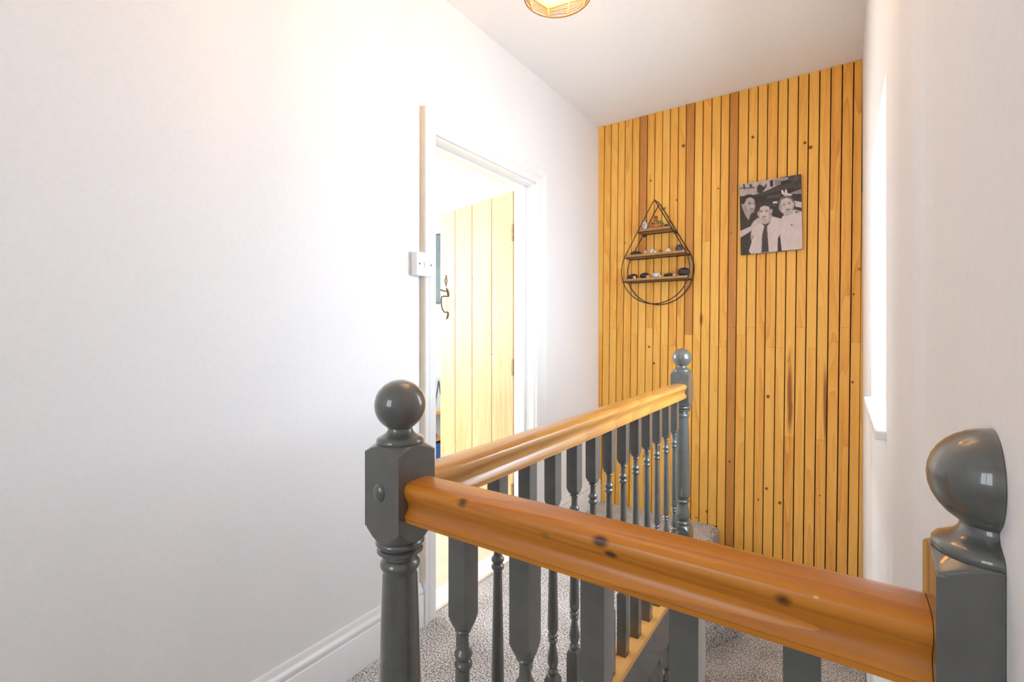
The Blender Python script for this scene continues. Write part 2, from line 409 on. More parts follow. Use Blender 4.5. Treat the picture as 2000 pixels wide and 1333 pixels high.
# ------------------------------------------------------------------ stair window
wn = tag(empty('window_1', (XRF, 1.74, wz0)), kind='structure'); wn['label'] = 'white framed window in a deep reveal beside the stairs'
def wp(name, x0, x1, y0, y1, z0, z1, mat='gloss_white', bev=.002, par=None):
    return obj(name, box(bmesh.new(), x0-XRF, x1-XRF, y0-1.74, y1-1.74, z0-wz0, z1-wz0, bev), M[mat], par or wn)
wp('window_sill', XRF-.022, .235, wy0-.035, wy1+.0, wz0-.018, wz0+.004, bev=.005)
fx0, fx1 = .235, .285
wp('window_frame', fx0, fx1, wy0+.0005, wy0+.05, wz0+.004, wz1-.0005); wp('window_frame', fx0, fx1, wy1-.05, wy1-.0005, wz0+.004, wz1-.0005)
wp('window_frame', fx0, fx1, wy0+.05, wy1-.05, wz0+.004, wz0+.055); wp('window_frame', fx0, fx1, wy0+.05, wy1-.05, wz1-.05, wz1-.0005)
wp('window_mullion', fx0+.005, fx1-.005, 1.725, 1.755, wz0+.055, wz1-.05)
wp('pane', .258, .262, wy0+.05, 1.725, wz0+.055, wz1-.05, 'glass', 0); wp('pane', .258, .262, 1.755, wy1-.05, wz0+.055, wz1-.05, 'glass', 0)

w2 = tag(empty('window_added', (-.7, YF, .95)), kind='structure'); w2['label'] = 'added white framed window at the near end of the landing'  # unseen window, added as an opening for the fill light behind the camera
def wq(name, x0, x1, y0, y1, z0, z1, mat='gloss_white', bev=.002):
    return obj(name, box(bmesh.new(), x0+.7, x1+.7, y0-YF, y1-YF, z0-.95, z1-.95, bev), M[mat], w2)
for x0, x1, z0, z1 in ((-1.149, -1.10, .951, 2.099), (-.30, -.251, .951, 2.099), (-1.10, -.30, .951, 1.0), (-1.10, -.30, 2.05, 2.099), (-.715, -.685, 1.0, 2.05)):
    wq('window_frame', x0, x1, YF-.11, YF-.06, z0, z1)
wq('pane', -1.10, -.715, YF-.088, YF-.084, 1.0, 2.05, 'glass', 0); wq('pane', -.685, -.30, YF-.088, YF-.084, 1.0, 2.05, 'glass', 0)

w3 = tag(empty('window_3', (RX0, 1.3, .75)), kind='structure'); w3['label'] = 'white framed window in the side room'
for y0, y1, z0, z1 in ((.501, .55, .751, 2.299), (2.05, 2.099, .751, 2.299), (.55, 2.05, .751, .80), (.55, 2.05, 2.25, 2.299), (1.28, 1.32, .80, 2.25)):
    obj('window_frame', box(bmesh.new(), -.09, -.04, y0-1.3, y1-1.3, z0-.75, z1-.75, .002), M['gloss_white'], w3)
for y0, y1 in ((.55, 1.28), (1.32, 2.05)):
    obj('pane', box(bmesh.new(), -.067, -.063, y0-1.3, y1-1.3, .05, 1.5), M['glass'], w3)

# ------------------------------------------------------------------ staircase
st = empty('staircase', (-.26, 2.5, 0)); tag(st, 'carpeted winding stairs dropping away from the landing beside the slatted wall', 'staircase')
def poly_step(pts, z, h, front, name='step', rad=.022):
    """a carpeted step: polygon top with a rounded front nosing, h deep"""
    bm = bmesh.new()
    vt = [bm.verts.new((x-st.location.x, y-st.location.y, z)) for x, y in pts]; vb = [bm.verts.new((x-st.location.x, y-st.location.y, z-h)) for x, y in pts]
    bm.faces.new(vt); bm.faces.new(list(reversed(vb))); n = len(pts)
    for i in range(n): bm.faces.new((vt[i], vb[i], vb[(i+1) % n], vt[(i+1) % n]))
    es = [e for e in bm.edges if {v for v in e.verts} in [{vt[a], vt[b]} for a, b in front]]
    bmesh.ops.bevel(bm, geom=es, offset=rad, segments=6, affect='EDGES', profile=.5)
    return obj(name, bm, M['carpet'], st, smooth=50)
RH = .165
NW = (-.518, 2.09)
yb = 2.999
poly_step([(-.6795, 2.104), (-.596, 2.104), (-.596, yb), (-.6795, yb)], 0, .21, [(1, 2)], 'landing_nosing', .034)
poly_step([(-.5955, 2.19), (-.165, yb), (-.5955, yb)], -RH, RH+.05, [(0, 1)])
poly_step([(-.5955, 2.19), (-.535, 2.102), (-.517, 2.102), (XRF-.002, 2.44), (XRF-.002, yb), (-.16, yb)], -2*RH, RH+.05, [(2, 3)])
poly_step([(-.517, 2.10), (-.517, 2.06), (XRF-.002, 2.06), (XRF-.002, 2.44)], -3*RH, RH+.05, [(1, 2)])
y = 2.06
for k in range(9):
    poly_step([(-.517, y+.02), (-.517, y-.225), (XRF-.002, y-.225), (XRF-.002, y+.02)], -(4+k)*RH, RH+.05, [(1, 2)]); y -= .225

# ------------------------------------------------------------------ balustrade
def post(levels, a, n=32):
    """levels: (z, r, square?) ; square rings are the square of half side a clipped to radius r"""
    rings = []
    for z, r, sq in levels:
        ring = []
        for i in range(n):
            t = 2*PI*i/n
            q = r
            if sq: q = min(r, a/max(abs(math.cos(t)), abs(math.sin(t))))
            ring.append((q*math.cos(t), q*math.sin(t), z))
        rings.append(ring)
    bm = bmesh.new(); grid_faces(bm, rings); return bm
def shoulder(z0, z1, a, up=True, n=5):
    """square block end cut by a turned shoulder, from the turned circle (z0) out to the full square (z1)"""
    out = []
    for i in range(n+1):
        f = i/n
        r = a*(1.0+(math.sqrt(2)-1.0)*math.sin(f*PI/2) if False else 1.0+(math.sqrt(2)*1.001-1)*f)
        out.append((z0+(z1-z0)*(1-math.sqrt(max(0, 1-f*f))), r, True) if up else (z0+(z1-z0)*f, r, True))
    return out
def bead(z0, z1, r0, r1, n=5):
    return [(z0+(z1-z0)*i/n, r0+(r1-r0)*math.sin(PI*i/n), False) for i in range(n+1)]

bb = .0145
def baluster_mesh(zbot=.153, ztop=RT-.056, name='baluster'):
    L = [(zbot, bb*1.5, True), (.338, bb*1.5, True)]
    L += [(.338+.009*f, bb*(1.42-.42*f), True) for f in (.2, .5, 1)]
    L += [(.349, .0098, False)] + bead(.350, .360, .0095, .0125, 4)
    L += [(.362, .0085, False), (.366, .0100, False), (.373, .0122, False), (.382, .0128, False), (.392, .0118, False), (.404, .0094, False), (.414, .0078, False), (.420, .0075, False)]
    L += bead(.422, .431, .0080, .0116, 4) + bead(.432, .443, .0080, .0124, 4)
    L += [(.446, .0098, False), (.452, .0122, False), (.470, .0123, False), (.56, .0108, False), (.65, .0091, False), (.676, .0086, False)]
    L += bead(.679, .692, .0088, .0128, 5) + bead(.693, .707, .0088, .0128, 5)
    L += [(.710, .0080, False), (.718, .0074, False), (.728, .0078, False)] + bead(.730, .738, .0085, .0118, 4)
    L += [(.740, .0105, False)]
    L += [(.7405+.012*(1-f), bb*(1.42-.42*f), True) for f in (1, .5, .2)]
    L += [(.754, bb*1.5, True), (ztop, bb*1.5, True)]
    bm = post(L, bb); me_o = obj(name, bm, M['grey'], smooth=32); me = me_o.data; bpy.data.objects.remove(me_o); return me
NA = .0367
def newel_levels(zbot):
    L = [(zbot, NA*1.5, True), (.318, NA*1.5, True)]
    L += [(.318+.020*f, NA*(1.42-.42*f), True) for f in [i/14 for i in range(15)]]
    L += [(.341, .031, False)] + bead(.342, .354, .030, .0345, 5)
    L += [(.356, .0265, False), (.362, .0295, False), (.372, .0328, False), (.382, .0330, False), (.395, .0300, False), (.408, .0255, False), (.420, .0232, False), (.427, .0235, False)]
    L += bead(.430, .445, .0255, .0335, 6)
    L += [(.448, .0260, False), (.453, .0305, False), (.462, .0325, False), (.50, .0325, False), (.61, .0312, False), (.70, .0290, False), (.778, .0264, False), (.783, .0258, False)]
    L += bead(.785, .802, .0262, .0300, 6)
    L += [(.804, .0235, False), (.807, .0228, False)]
    L += bead(.809, .822, .0270, .0350, 5)
    L += bead(.8225, .8335, .0335, .0368, 5)
    L += [(.8345, NA*.99, True)]
    L += [(.8345+.021*(1-f), NA*(1.42-.42*f), True) for f in [1-i/14 for i in range(15)]]
    L += [(.8565, NA*1.5, True), (.9655, NA*1.5, True)]
    L += [(.9655+.0115*f, NA*(1.42-.42*f), True) for f in [i/14 for i in range(15)]]
    return L
def finial_prof():
    P = [(.9745, .030), (.9755, .0345), (.979, .0358), (.983, .0352), (.986, .0325), (.9885, .0275), (.992, .0218), (.996, .0190), (.9995, .0186)]
    for i in range(17):
        t = -PI/2+PI*i/16*1.0
        z = 1.034+.0386*math.sin(t); r = .0386*math.cos(t)
        if z > .9995 and r > .0001 or i == 16: P.append((z, max(r, .0003)))
    return P
bal = empty('landing_balustrade', (RX, RY, 0)); tag(bal, 'dark grey painted banister with turned spindles, ball topped posts and varnished pine handrails', 'banister')
def local(o, loc): o.location = Vector(loc)-bal.location
def newel(x, y, zbot, cut=None):
    bm = post(newel_levels(zbot), NA, 96)
    bf = lathe(finial_prof(), 40)
    for q in (bm, bf):
        if cut is not None:
            bmesh.ops.bisect_plane(q, geom=q.verts[:]+q.edges[:]+q.faces[:], plane_co=(cut, 0, 0), plane_no=(1, 0, 0), clear_outer=True)
            bmesh.ops.holes_fill(q, edges=[e for e in q.edges if e.is_boundary], sides=0)
    o = obj('newel_post', bm, M['grey'], bal, smooth=32); local(o, (x, y, 0))
    obj('ball_finial', bf, M['grey'], o, smooth=40)
    return o
n1 = newel(RX, RY, .0005)
bm = bmesh.new(); q = bmesh.ops.create_uvsphere(bm, u_segments=24, v_segments=12, radius=1)
for v in bm.verts: v.co = Vector((-.0042+v.co.x*.0118, -NA+.001+v.co.y*.007, .909+v.co.z*.0138))
obj('bolt_cap', bm, M['grey'], n1, smooth=60)
n2 = newel(RX, 2.065, -1.35)
n3 = newel(XRN-.0005, RY, .0005, cut=0.0)
# handrails
HR = [(0, 0), (.016, -.0006), (.0235, -.0030), (.0280, -.0072), (.0298, -.0125), (.0290, -.0180), (.0258, -.0235), (.0226, -.0290), (.0212, -.0345), (.0222, -.0400), (.0256, -.0450), (.0280, -.0480), (.0285, -.0510), (.0268, -.0525), (.0268, -.0580), (0, -.058)]
HRF = HR + [(-a, b) for a, b in reversed(HR[1:-1])]
def rail(name, prof, p0, p1, mat, sm=28):
    o = obj(name, extrude_profile(prof, Vector(p0)-bal.location, Vector(p1)-bal.location), mat, bal, smooth=sm); return o
rail('handrail', HRF, (RX+NA, RY+.003, RT), (XRN-NA-.0008, RY+.003, RT), M['rail_x'])
rail('handrail', HRF, (RX, RY+NA, RT), (RX, 2.065-NA, RT), M['rail_y'])
BR = [(.036, 0), (.036, -.010), (.033, -.013), (.033, -.024), (-.033, -.024), (-.033, -.013), (-.036, -.010), (-.036, 0), (-.0158, 0), (-.0158, -.0045), (.0158, -.0045), (.0158, 0)]
ZBR = .158
rail('base_rail', BR, (RX, RY+NA, ZBR), (RX, 2.065-NA, ZBR), M['base_pine'], 20)
rail('base_rail', BR, (RX+NA, RY, ZBR), (XRN-NA-.0008, RY, ZBR), M['base_pine'], 20)
def bx(name, x0, x1, y0, y1, z0, z1, mat, bev=.002):
    b = bal.location; return obj(name, box(bmesh.new(), x0-b.x, x1-b.x, y0-b.y, y1-b.y, z0, z1, bev), M[mat], bal)
bx('apron_board', RX-.025, RX+.027, RY+NA+.001, 2.065-NA-.001, -.008, ZBR-.0245, 'grey')
bx('apron_board', RX+NA+.001, XRN-NA-.001, RY-.025, RY+.027, .0005, ZBR-.0245, 'grey')
bmesh_bal = baluster_mesh()
for x in (-.433, -.331, -.232, -.132, -.030):
    o = link('baluster', bmesh_bal, None, bal); local(o, (x, RY+.003, 0))
for k in range(13):
    o = link('baluster', bmesh_bal, None, bal); local(o, (RX, .650+k*.1085, 0))

# lower flight: spindles hanging below the apron
lb = empty('stair_balustrade', (RX, 1.3, -1.0)); tag(lb, 'grey spindles of the lower stair flight under the landing edge', 'banister')
for k in range(9):
    o = link('baluster', bmesh_bal, None, lb); o.location = (0, .55-k*.1085, 1.0-.008-RT+.056-.0005)
    # spindles reach down to the sloping string
obj('string_board', extrude_profile([(-.02, 0), (.02, 0), (.02, -.22), (-.02, -.22)], (0, .66, .25), (0, -.5, .25)), M['grey'], lb)

# ------------------------------------------------------------------ light switch
sw = empty('light_switch', (XL, 1.332, 1.402)); tag(sw, 'white surface mounted light switch beside the door casing', 'light switch')
obj('back_box', B(.0005, .030, -.042, .0105, -.043, .043, bev=.003), M['plastic'], sw)
obj('face_plate', B(.0302, .0372, -.0445, .0445, -.0455, .0455, bev=.0025), M['plastic'], sw)
obj('rocker', B(.0372, .0415, -.007, .007, -.011, .011, bev=.0015), M['plastic'], sw)
for y in (-.0303, .0303):
    obj('screw', B(.0370, .0380, y-.0032, y+.0032, -.0032, .0032, bev=.0008), M['screw'], sw)

# ------------------------------------------------------------------ canvas print of three men
def canvas_print():
    W_, H_ = .300, .400; nx, ny = 180, 240
    s, t = np.meshgrid(np.linspace(0, 1, nx), np.linspace(0, 1, ny))
    TL, TR, BR_, BL = map(np.array, ((165., 268.), (1010., 128.), (1030., 1150.), (190., 1235.)))
    X = (1-s)*(1-t)*TL[0]+s*(1-t)*TR[0]+s*t*BR_[0]+(1-s)*t*BL[0]
    Y = (1-s)*(1-t)*TL[1]+s*(1-t)*TR[1]+s*t*BR_[1]+(1-s)*t*BL[1]
    rng = np.random.RandomState(4)
    def noise(n):
        g = rng.rand(n+2, n+2); a = s*n; b = t*n; i = a.astype(int); j = b.astype(int); fa = a-i; fb = b-j
        return (g[j, i]*(1-fa)+g[j, i+1]*fa)*(1-fb)+(g[j+1, i]*(1-fa)+g[j+1, i+1]*fa)*fb
    n1_, n2_ = noise(9), noise(34)
    V = .16+.10*(n1_-.5)+.05*(n2_-.5)
    def put(mask, val): 
        V[:] = V*(1-mask)+val*mask
    def ell(cx, cy, rx, ry, ang=0, soft=.08):
        a = math.radians(ang); dx, dy = X-cx, Y-cy; u = (dx*math.cos(a)+dy*math.sin(a))/rx; v = (-dx*math.sin(a)+dy*math.cos(a))/ry
        return np.clip((1+soft-np.sqrt(u*u+v*v))/(2*soft), 0, 1)
    def poly(pts):
        ins = np.zeros(X.shape, bool); n = len(pts)
        for i in range(n):
            (x1, y1), (x2, y2) = pts[i], pts[(i+1) % n]
            c = ((y1 > Y) != (y2 > Y)) & (X < (x2-x1)*(Y-y1)/((y2-y1) or 1e-9)+x1); ins ^= c
        m = ins.astype(float)
        p = np.pad(m, 1, mode='edge')
        return (p[:-2, 1:-1]+p[2:, 1:-1]+p[1:-1, :-2]+p[1:-1, 2:]+2*m)/6
    # room behind
    put(poly([(160, 260), (720, 165), (740, 260), (560, 350), (400, 405), (160, 430)]), .66+.08*n2_)
    put(poly([(215, 262), (240, 262), (250, 330), (225, 330)]), .2); put(poly([(160, 312), (380, 300), (380, 316), (160, 326)]), .3); put(poly([(300, 262), (345, 255), (350, 305), (310, 305)]), .35)
    put(poly([(415, 300), (450, 262), (520, 300), (545, 250), (560, 300), (500, 360), (480, 385), (415, 380)]), .2)
    put(poly([(590, 215), (640, 205), (640, 290), (600, 300)]), .16); put(poly([(515, 350), (585, 240), (600, 240), (540, 350)]), .75)
    put(poly([(660, 200), (735, 195), (740, 270), (660, 285)]), .5); put(poly([(690, 188), (840, 165), (845, 200), (740, 225)]), .6)
    put(poly([(400, 405), (940, 215), (960, 250), (940, 300), (560, 400), (400, 430)]), .24)
    put(poly([(840, 150), (1015, 125), (1020, 320), (930, 330), (930, 220), (850, 210)]), .16+.15*n2_)
    put(poly([(860, 385), (1020, 330), (1020, 395), (900, 400)]), .55); put(poly([(560, 420), (760, 400), (720, 450), (560, 455)]), .3)
    put(poly([(635, 500), (700, 495), (700, 525), (640, 530)]), .8); put(ell(670, 556, 22, 7), .4); put(ell(612, 556, 12, 7), .4)
    # man on the left, dark open necked shirt
    put(poly([(160, 590), (205, 580), (300, 740), (345, 670), (450, 700), (430, 800), (350, 900), (330, 1220), (180, 1240), (160, 1000)]), .17+.03*n2_)
    put(poly([(195, 560), (330, 600), (330, 680), (300, 760), (250, 690)]), .62)
    put(ell(305, 540, 88, 128, -6), .70); put(ell(213, 560, 17, 42, -8), .60)
    put(poly([(190, 520), (205, 455), (260, 410), (340, 400), (390, 440), (385, 470), (330, 440), (270, 460), (240, 525), (225, 540)]), .14)
    put(ell(310, 530, 28, 7, -4), .24); put(ell(374, 530, 14, 7, -4), .24); put(ell(312, 508, 32, 5, -4), .38); put(ell(375, 510, 16, 5), .38)
    put(ell(352, 565, 9, 25, -10), .78); put(ell(358, 590, 14, 5), .5); put(ell(342, 606, 28, 8, 2), .34); put(ell(256, 600, 16, 50, -8, .5), .56); put(ell(330, 640, 50, 14, 0, .8), .56)
    # man on the right, pale T-shirt
    put(poly([(750, 730), (790, 680), (930, 610), (1025, 640), (1032, 1160), (760, 1175), (738, 1000)]), .80+.03*n1_)
    put(poly([(925, 490), (1020, 510), (1020, 590), (935, 570)]), .78)
    put(poly([(930, 625), (985, 625), (1010, 640), (940, 665)]), .6+.4*(n2_-.5))
    put(poly([(760, 610), (900, 610), (910, 660), (820, 700), (775, 670)]), .66)
    put(ell(820, 550, 102, 122, 8), .77); put(ell(735, 590, 15, 36, -15), .66)
    put(poly([(712, 560), (710, 500), (740, 445), (810, 420), (880, 435), (915, 480), (905, 520), (880, 470), (820, 450), (750, 480), (735, 540), (728, 580)]), .40)
    put(ell(788, 548, 24, 6, -8), .24); put(ell(858, 528, 22, 6, -8), .24); put(ell(785, 528, 26, 4, -8), .48); put(ell(855, 508, 24, 4, -8), .48)
    put(ell(826, 570, 12, 24, -8), .84); put(ell(828, 590, 16, 5), .56); put(ell(842, 612, 34, 8, -12), .34); put(ell(842, 640, 40, 12, -12, .5), .64); put(ell(748, 590, 10, 44, 8, .4), .62); put(ell(900, 590, 10, 44, 8, .4), .66)
    # raised fingers behind his head
    for a, b, c, d in ((770, 375, 16, 34), (812, 372, 15, 38), (835, 405, 60, 15), (870, 412, 26, 9)): put(ell(a, b, c, d, -18 if a < 800 else (6 if a < 820 else 6)), .86)
    put(poly([(775, 390), (835, 380), (860, 420), (790, 425)]), .8)
    put(ell(890, 822, 12, 9), .25)
    # man in the middle, shirt and dark tie
    put(poly([(330, 960), (350, 870), (430, 770), (500, 730), (620, 700), (750, 735), (748, 940), (710, 1000), (705, 1190), (340, 1225), (305, 1180), (345, 1060)]), .78+.04*n1_)
    put(poly([(480, 700), (630, 680), (610, 780), (540, 810), (490, 780)]), .68)
    put(ell(522, 645, 86, 122, 0), .77); put(ell(616, 632, 16, 40, 6), .68); put(ell(434, 665, 12, 34, 0), .64)
    put(poly([(432, 640), (440, 580), (470, 525), (540, 500), (600, 535), (625, 600), (605, 615), (585, 570), (520, 555), (465, 580), (448, 640)]), .19)
    put(ell(478, 640, 24, 6, 4), .24); put(ell(556, 634, 26, 6, -4), .24); put(ell(478, 622, 28, 4, 3), .46); put(ell(556, 616, 28, 4, -3), .46)
    put(ell(512, 668, 13, 25), .83); put(ell(512, 690, 18, 5), .56); put(ell(518, 712, 34, 7), .34); put(ell(515, 745, 36, 10, 0, .5), .60); put(ell(594, 670, 10, 50, 0, .4), .62); put(ell(450, 680, 8, 44, 0, .4), .66)
    put(poly([(480, 795), (540, 812), (605, 780), (570, 830), (558, 840), (585, 1190), (484, 1200), (492, 960), (522, 840), (510, 825)]), .20+.12*((X+Y) % 22 < 8))
    put(poly([(710, 1000), (742, 1010), (748, 1178), (708, 1182)]), .13)
    # arm across his shoulder
    put(poly([(180, 905), (330, 840), (370, 770), (440, 720), (475, 740), (450, 790), (380, 850), (330, 910), (180, 1000)]), .76)
    for k in range(4): put(ell(440+8*k, 738+18*k, 36, 8, -12), .72)
    put(ell(350, 990, 24, 30), .62)
    V[:] = np.clip(V+.04*(n2_-.5), .02, .93)
    lin = V**2.2
    rgb = np.stack([lin*.95+.006, lin*.80+.003, lin*.76+.003, np.ones_like(lin)], -1)
    verts = [((s[j, i]-.5)*W_, 0, (.5-t[j, i])*H_) for j in range(ny) for i in range(nx)]
    faces = [(j*nx+i, (j+1)*nx+i, (j+1)*nx+i+1, j*nx+i+1) for j in range(ny-1) for i in range(nx-1)]
    me = bpy.data.meshes.new('print'); me.from_pydata(verts, [], faces); me.update()
    ca = me.color_attributes.new('ink', 'FLOAT_COLOR', 'POINT'); ca.data.foreach_set('color', rgb.astype(np.float32).ravel())
    m = N('sepia_print'); at = m.n('ShaderNodeAttribute', attribute_name='ink'); m.l(at.outputs['Color'], m.p.inputs['Base Color']); m.p.inputs['Roughness'].default_value = .55
    me.materials.append(m.m); return me
cv = empty('canvas_print', (-.3295, 2.999, 1.7795)); cv.rotation_euler = (0, math.radians(-.9), 0)
tag(cv, 'sepia photo canvas of three men hung on the slatted wall', 'picture')
link('print', canvas_print(), None, cv, (0, -.0204, 0))
obj('canvas_body', B(-.150, .150, -.020, -.0012, -.200, .200, bev=.0008), M['canvas_edge'], cv)

# ------------------------------------------------------------------ teardrop wire shelf
SX, YFc, YBk = -.9405, 2.885, 2.985
sh = empty('teardrop_shelf', (SX, YBk, 1.31)); tag(sh, 'black wire teardrop wall shelf with three wooden shelves', 'shelf')
def drop_pts(y):
    R_, zc_ = .2075, 1.518; pts = []
    ax, az = 0, 1.943
    # tangent from the apex to the circle
    d = az-zc_; th = math.acos(R_/d)         # angle at centre between up and the tangent point
    a0 = PI/2-th
    P = []
    n = 40
    for i in range(n+1):
        a = a0-(2*PI-2*th)*i/n
        P.append((R_*math.cos(a), y, zc_+R_*math.sin(a)))
    left = P[-1]; right = P[0]
    up = [(left[0]*(1-f), y, left[2]+(az-left[2])*f) for f in (.2, .4, .6, .8, .97)]
    dn = [(right[0]*f, y, az+(right[2]-az)*f) for f in (.03, .2, .4, .6, .8)]
    return [(x, yy-YBk, z-1.31) for x, yy, z in P+up+dn]
for y, nm in ((YFc, 'front_wire_loop'), (YBk+.004, 'back_wire_loop')):
    obj(nm, tube(drop_pts(y), .0031, 8, True), M['iron'], sh, smooth=60)
obj('cross_wire', tube([(0, YFc-YBk, 1.941-1.31), (0, .004, 1.941-1.31)], .003, 8), M['iron'], sh, smooth=60)
for nm, hw, z in (('shelf_board', .101, 1.7575), ('shelf_board', .184, 1.606), ('shelf_board', .199, 1.457)):
    o = obj(nm, B(-hw+.004, hw-.004, YFc-YBk+.003, -.002, z-1.31, z-1.31+.015, bev=.001), M['shelf_wood'], sh)
    bm = bmesh.new()
    zz = z-1.31-.003
    for p0, p1 in (((-hw, YFc-YBk, zz), (hw, YFc-YBk, zz)), ((-hw, 0, zz), (hw, 0, zz)), ((-hw, YFc-YBk, zz), (-hw, 0, zz)), ((hw, YFc-YBk, zz), (hw, 0, zz))): tube([p0, p1], .0028, 8, bm=bm)
    obj('support_wire', bm, M['iron'], o, smooth=60)
for x in (-.094, .100):
    bm = lathe([(0, .0075), (.02, .0075)], 16); bmesh.ops.rotate(bm, verts=bm.verts, matrix=Matrix.Rotation(PI/2, 3, 'X'))
    obj('fixing_bolt', bm, M['iron'], sh, (x, .006, 1.748-1.31), smooth=40)

def pebble(name, x, y, z, r, mat, label, cat, group=None, seed=0, rough=.14, rot=0):
    bm = bmesh.new(); blob(bm, (0, 0, 0), (r[0], r[1], r[2]*1.14), seed, rough, 3, rot)
    o = obj(name, bm, M[mat], loc=(x, y, z), smooth=60); tag(o, label, cat, group); return o
zt, zm, zb = 1.7726, 1.6211, 1.4721
YM = 2.914
pebble('shell', -1.005, 2.906, zt, (.018, .012, .022), 'stone_white', 'pale grey upright shell on the top teardrop shelf', 'shell', seed=2, rough=.25)
pebble('pebble', -.984, 2.910, zt, (.008, .008, .013), 'stone_brown', 'thin dark brown pebble beside the upright shell on the top shelf', 'stone', seed=31)
pebble('pebble', -.874, 2.906, zt, (.015, .011, .0085), 'stone_grey', 'small dark green grey pebble beside the potted succulent', 'stone', seed=3)
# potted succulent
pt = empty('potted_succulent', (-.934, 2.922, zt)); tag(pt, 'small succulent with red flowers in a terracotta dish on the top shelf', 'plant')
obj('dish', lathe([(0, .020), (.004, .026), (.016, .033), (.021, .0345), (.0225, .033), (.019, .030), (.018, .002)], 24), M['terracotta'], pt, smooth=40)
rl = random.Random(5)
for k, (dx, dz, lx, lz, mt) in enumerate(((.018, .026, .020, .009, 'leaf'), (.012, .034, .013, .010, 'leaf'), (.026, .036, .010, .011, 'leaf'), (-.022, .025, .013, .006, 'leaf_dark'), (-.010, .026, .015, .007, 'leaf_dark'), (.004, .025, .012, .008, 'leaf'), (-.028, .031, .005, .010, 'leaf_dark'))):
    bm = bmesh.new(); blob(bm, (0, 0, -.8*lz), (lx, .008, lz), k, .3, 2); obj('leaf', bm, M[mt], pt, (dx, rl.uniform(-.006, .006), dz), smooth=60)
obj('stem', tube([(-.004, 0, .018), (-.004, 0, .045), (-.006, 0, .066)], .0014, 6), M['leaf_dark'], pt)
obj('stem', tube([(-.028, 0, .018), (-.034, 0, .045), (-.041, 0, .062)], .0011, 6), M['leaf_dark'], pt)
for dx, dz, r in ((-.006, .070, .010), (-.012, .064, .007), (.001, .063, .006), (-.005, .050, .009), (.002, .047, .006)):
    bm = bmesh.new(); blob(bm, (0, 0, -.8*r*.7), (r, r*.8, r*.7), int(dx*1e4), .4, 2); obj('flower', bm, M['flower'], pt, (dx, -.002, dz), smooth=60)
# middle shelf
pebble('pebble', -1.060, YM, zm, (.035, .018, .0105), 'stone_black', 'long flat black pebble on the middle shelf', 'stone', seed=5, rough=.3, rot=.15)
pebble('shell', -1.006, YM, zm, (.016, .014, .0128), 'stone_tan', 'tan ribbed shell on the middle shelf between black pebble and white shell', 'shell', seed=6, rough=.2)
pebble('shell', -.967, YM, zm, (.0170, .015, .0172), 'stone_white', 'round white shell on the middle shelf', 'shell', seed=7, rough=.2)
pebble('pebble', -.941, 2.900, zm, (.0090, .008, .0068), 'stone_cream', 'tiny cream pebble beside the round white shell', 'stone', seed=8)
pebble('pebble', -.910, YM, zm, (.0108, .010, .0100), 'stone_brown', 'small brown pebble in the middle of the middle shelf', 'stone', seed=9)
bm = bmesh.new(); lathe([(0, .0225), (.003, .0228), (.010, .019), (.018, .011), (.024, .004), (.0255, .0005)], 20, bm)
for i, v in enumerate(bm.verts):
    a = math.atan2(v.co.y, v.co.x); v.co.x *= 1+.05*math.cos(10*a); v.co.y *= .8+.05*math.cos(10*a)
tag(obj('limpet_shell', bm, M['stone_cream'], loc=(-.867, YM, zm), smooth=60), 'cream cone shaped limpet shell on the middle shelf', 'shell')
pebble('pebble', -.801, 2.914, zm, (.0235, .017, .0192), 'stone_grey', 'slate grey domed stone at the end of the middle shelf', 'stone', seed=11, rough=.16)
# bottom shelf
pebble('pebble', -1.094, 2.926, zb, (.0335, .022, .0175), 'stone_black', 'oval black stone on the bottom shelf beneath the long flat pebble', 'stone', seed=12)
pebble('pebble', -1.012, 2.925, zb, (.0305, .021, .0165), 'stone_black', 'rounded black stone on the bottom shelf next to the marbled stone', 'stone', seed=13)
pebble('pebble', -.940, YM, zb, (.0255, .018, .0158), 'stone_white', 'white marbled stone in the middle of the bottom shelf', 'stone', seed=14, rough=.25)
pebble('pebble', -.861, YM, zb, (.031, .020, .0108), 'stone_black', 'thin flat black stone on the bottom shelf', 'stone', seed=15, rough=.1)
pebble('pebble', -.776, 2.926, zb, (.0355, .022, .0235), 'stone_black', 'largest black stone, domed, at the end of the bottom shelf', 'stone', seed=16, rough=.1)
for x, sd, nm in ((-1.0675, 17, 'oval black stone'), (-.983, 18, 'rounded black stone'), (-.8235, 19, 'largest black stone')):
    pebble('pebble', x, 2.8935, zb, (.0112, .0065, .0078), 'stone_tan', 'small tan pebble tucked against the %s on the bottom shelf' % nm, 'stone', 'small tan pebbles on the bottom shelf', seed=sd)
pebble('pebble', -.910, 2.898, zb, (.0085, .007, .0062), 'stone_cream', 'tiny cream pebble beside the white marbled stone', 'stone', seed=20)

# ------------------------------------------------------------------ rattan pendant lamp
PX, PY, PZ = -.632, 1.135, 2.050
pl = empty('pendant_lamp', (PX, PY, PZ)); tag(pl, 'woven rattan pendant lamp hanging from the ceiling', 'lamp')
NR = 10; R0 = .090
def rad(z): # shade outline, z above the bottom ring
    P = [(0, .090), (.03, .097), (.07, .106), (.12, .108), (.17, .106), (.21, .100), (.235, .096)]
    for (a, ra), (b, rb) in zip(P[:-1], P[1:]):
        if z <= b: f = (z-a)/(b-a); return ra+(rb-ra)*f
    return P[-1][1]
A0 = .6029+PI/2-math.radians(17)   # a rib sits a little left of the far side
rot0 = math.atan2(PY, PX)
def pol(a, z, k=1.0): r = rad(z)*k; return (r*math.cos(a), r*math.sin(a), z)
angs = [rot0+math.radians(17+36*i) for i in range(NR)]
obj('bottom_ring', tube([(R0*math.cos(2*PI*k/60), R0*math.sin(2*PI*k/60), 0) for k in range(60)], .0022, 8, True), M['rattan'], pl, smooth=60)
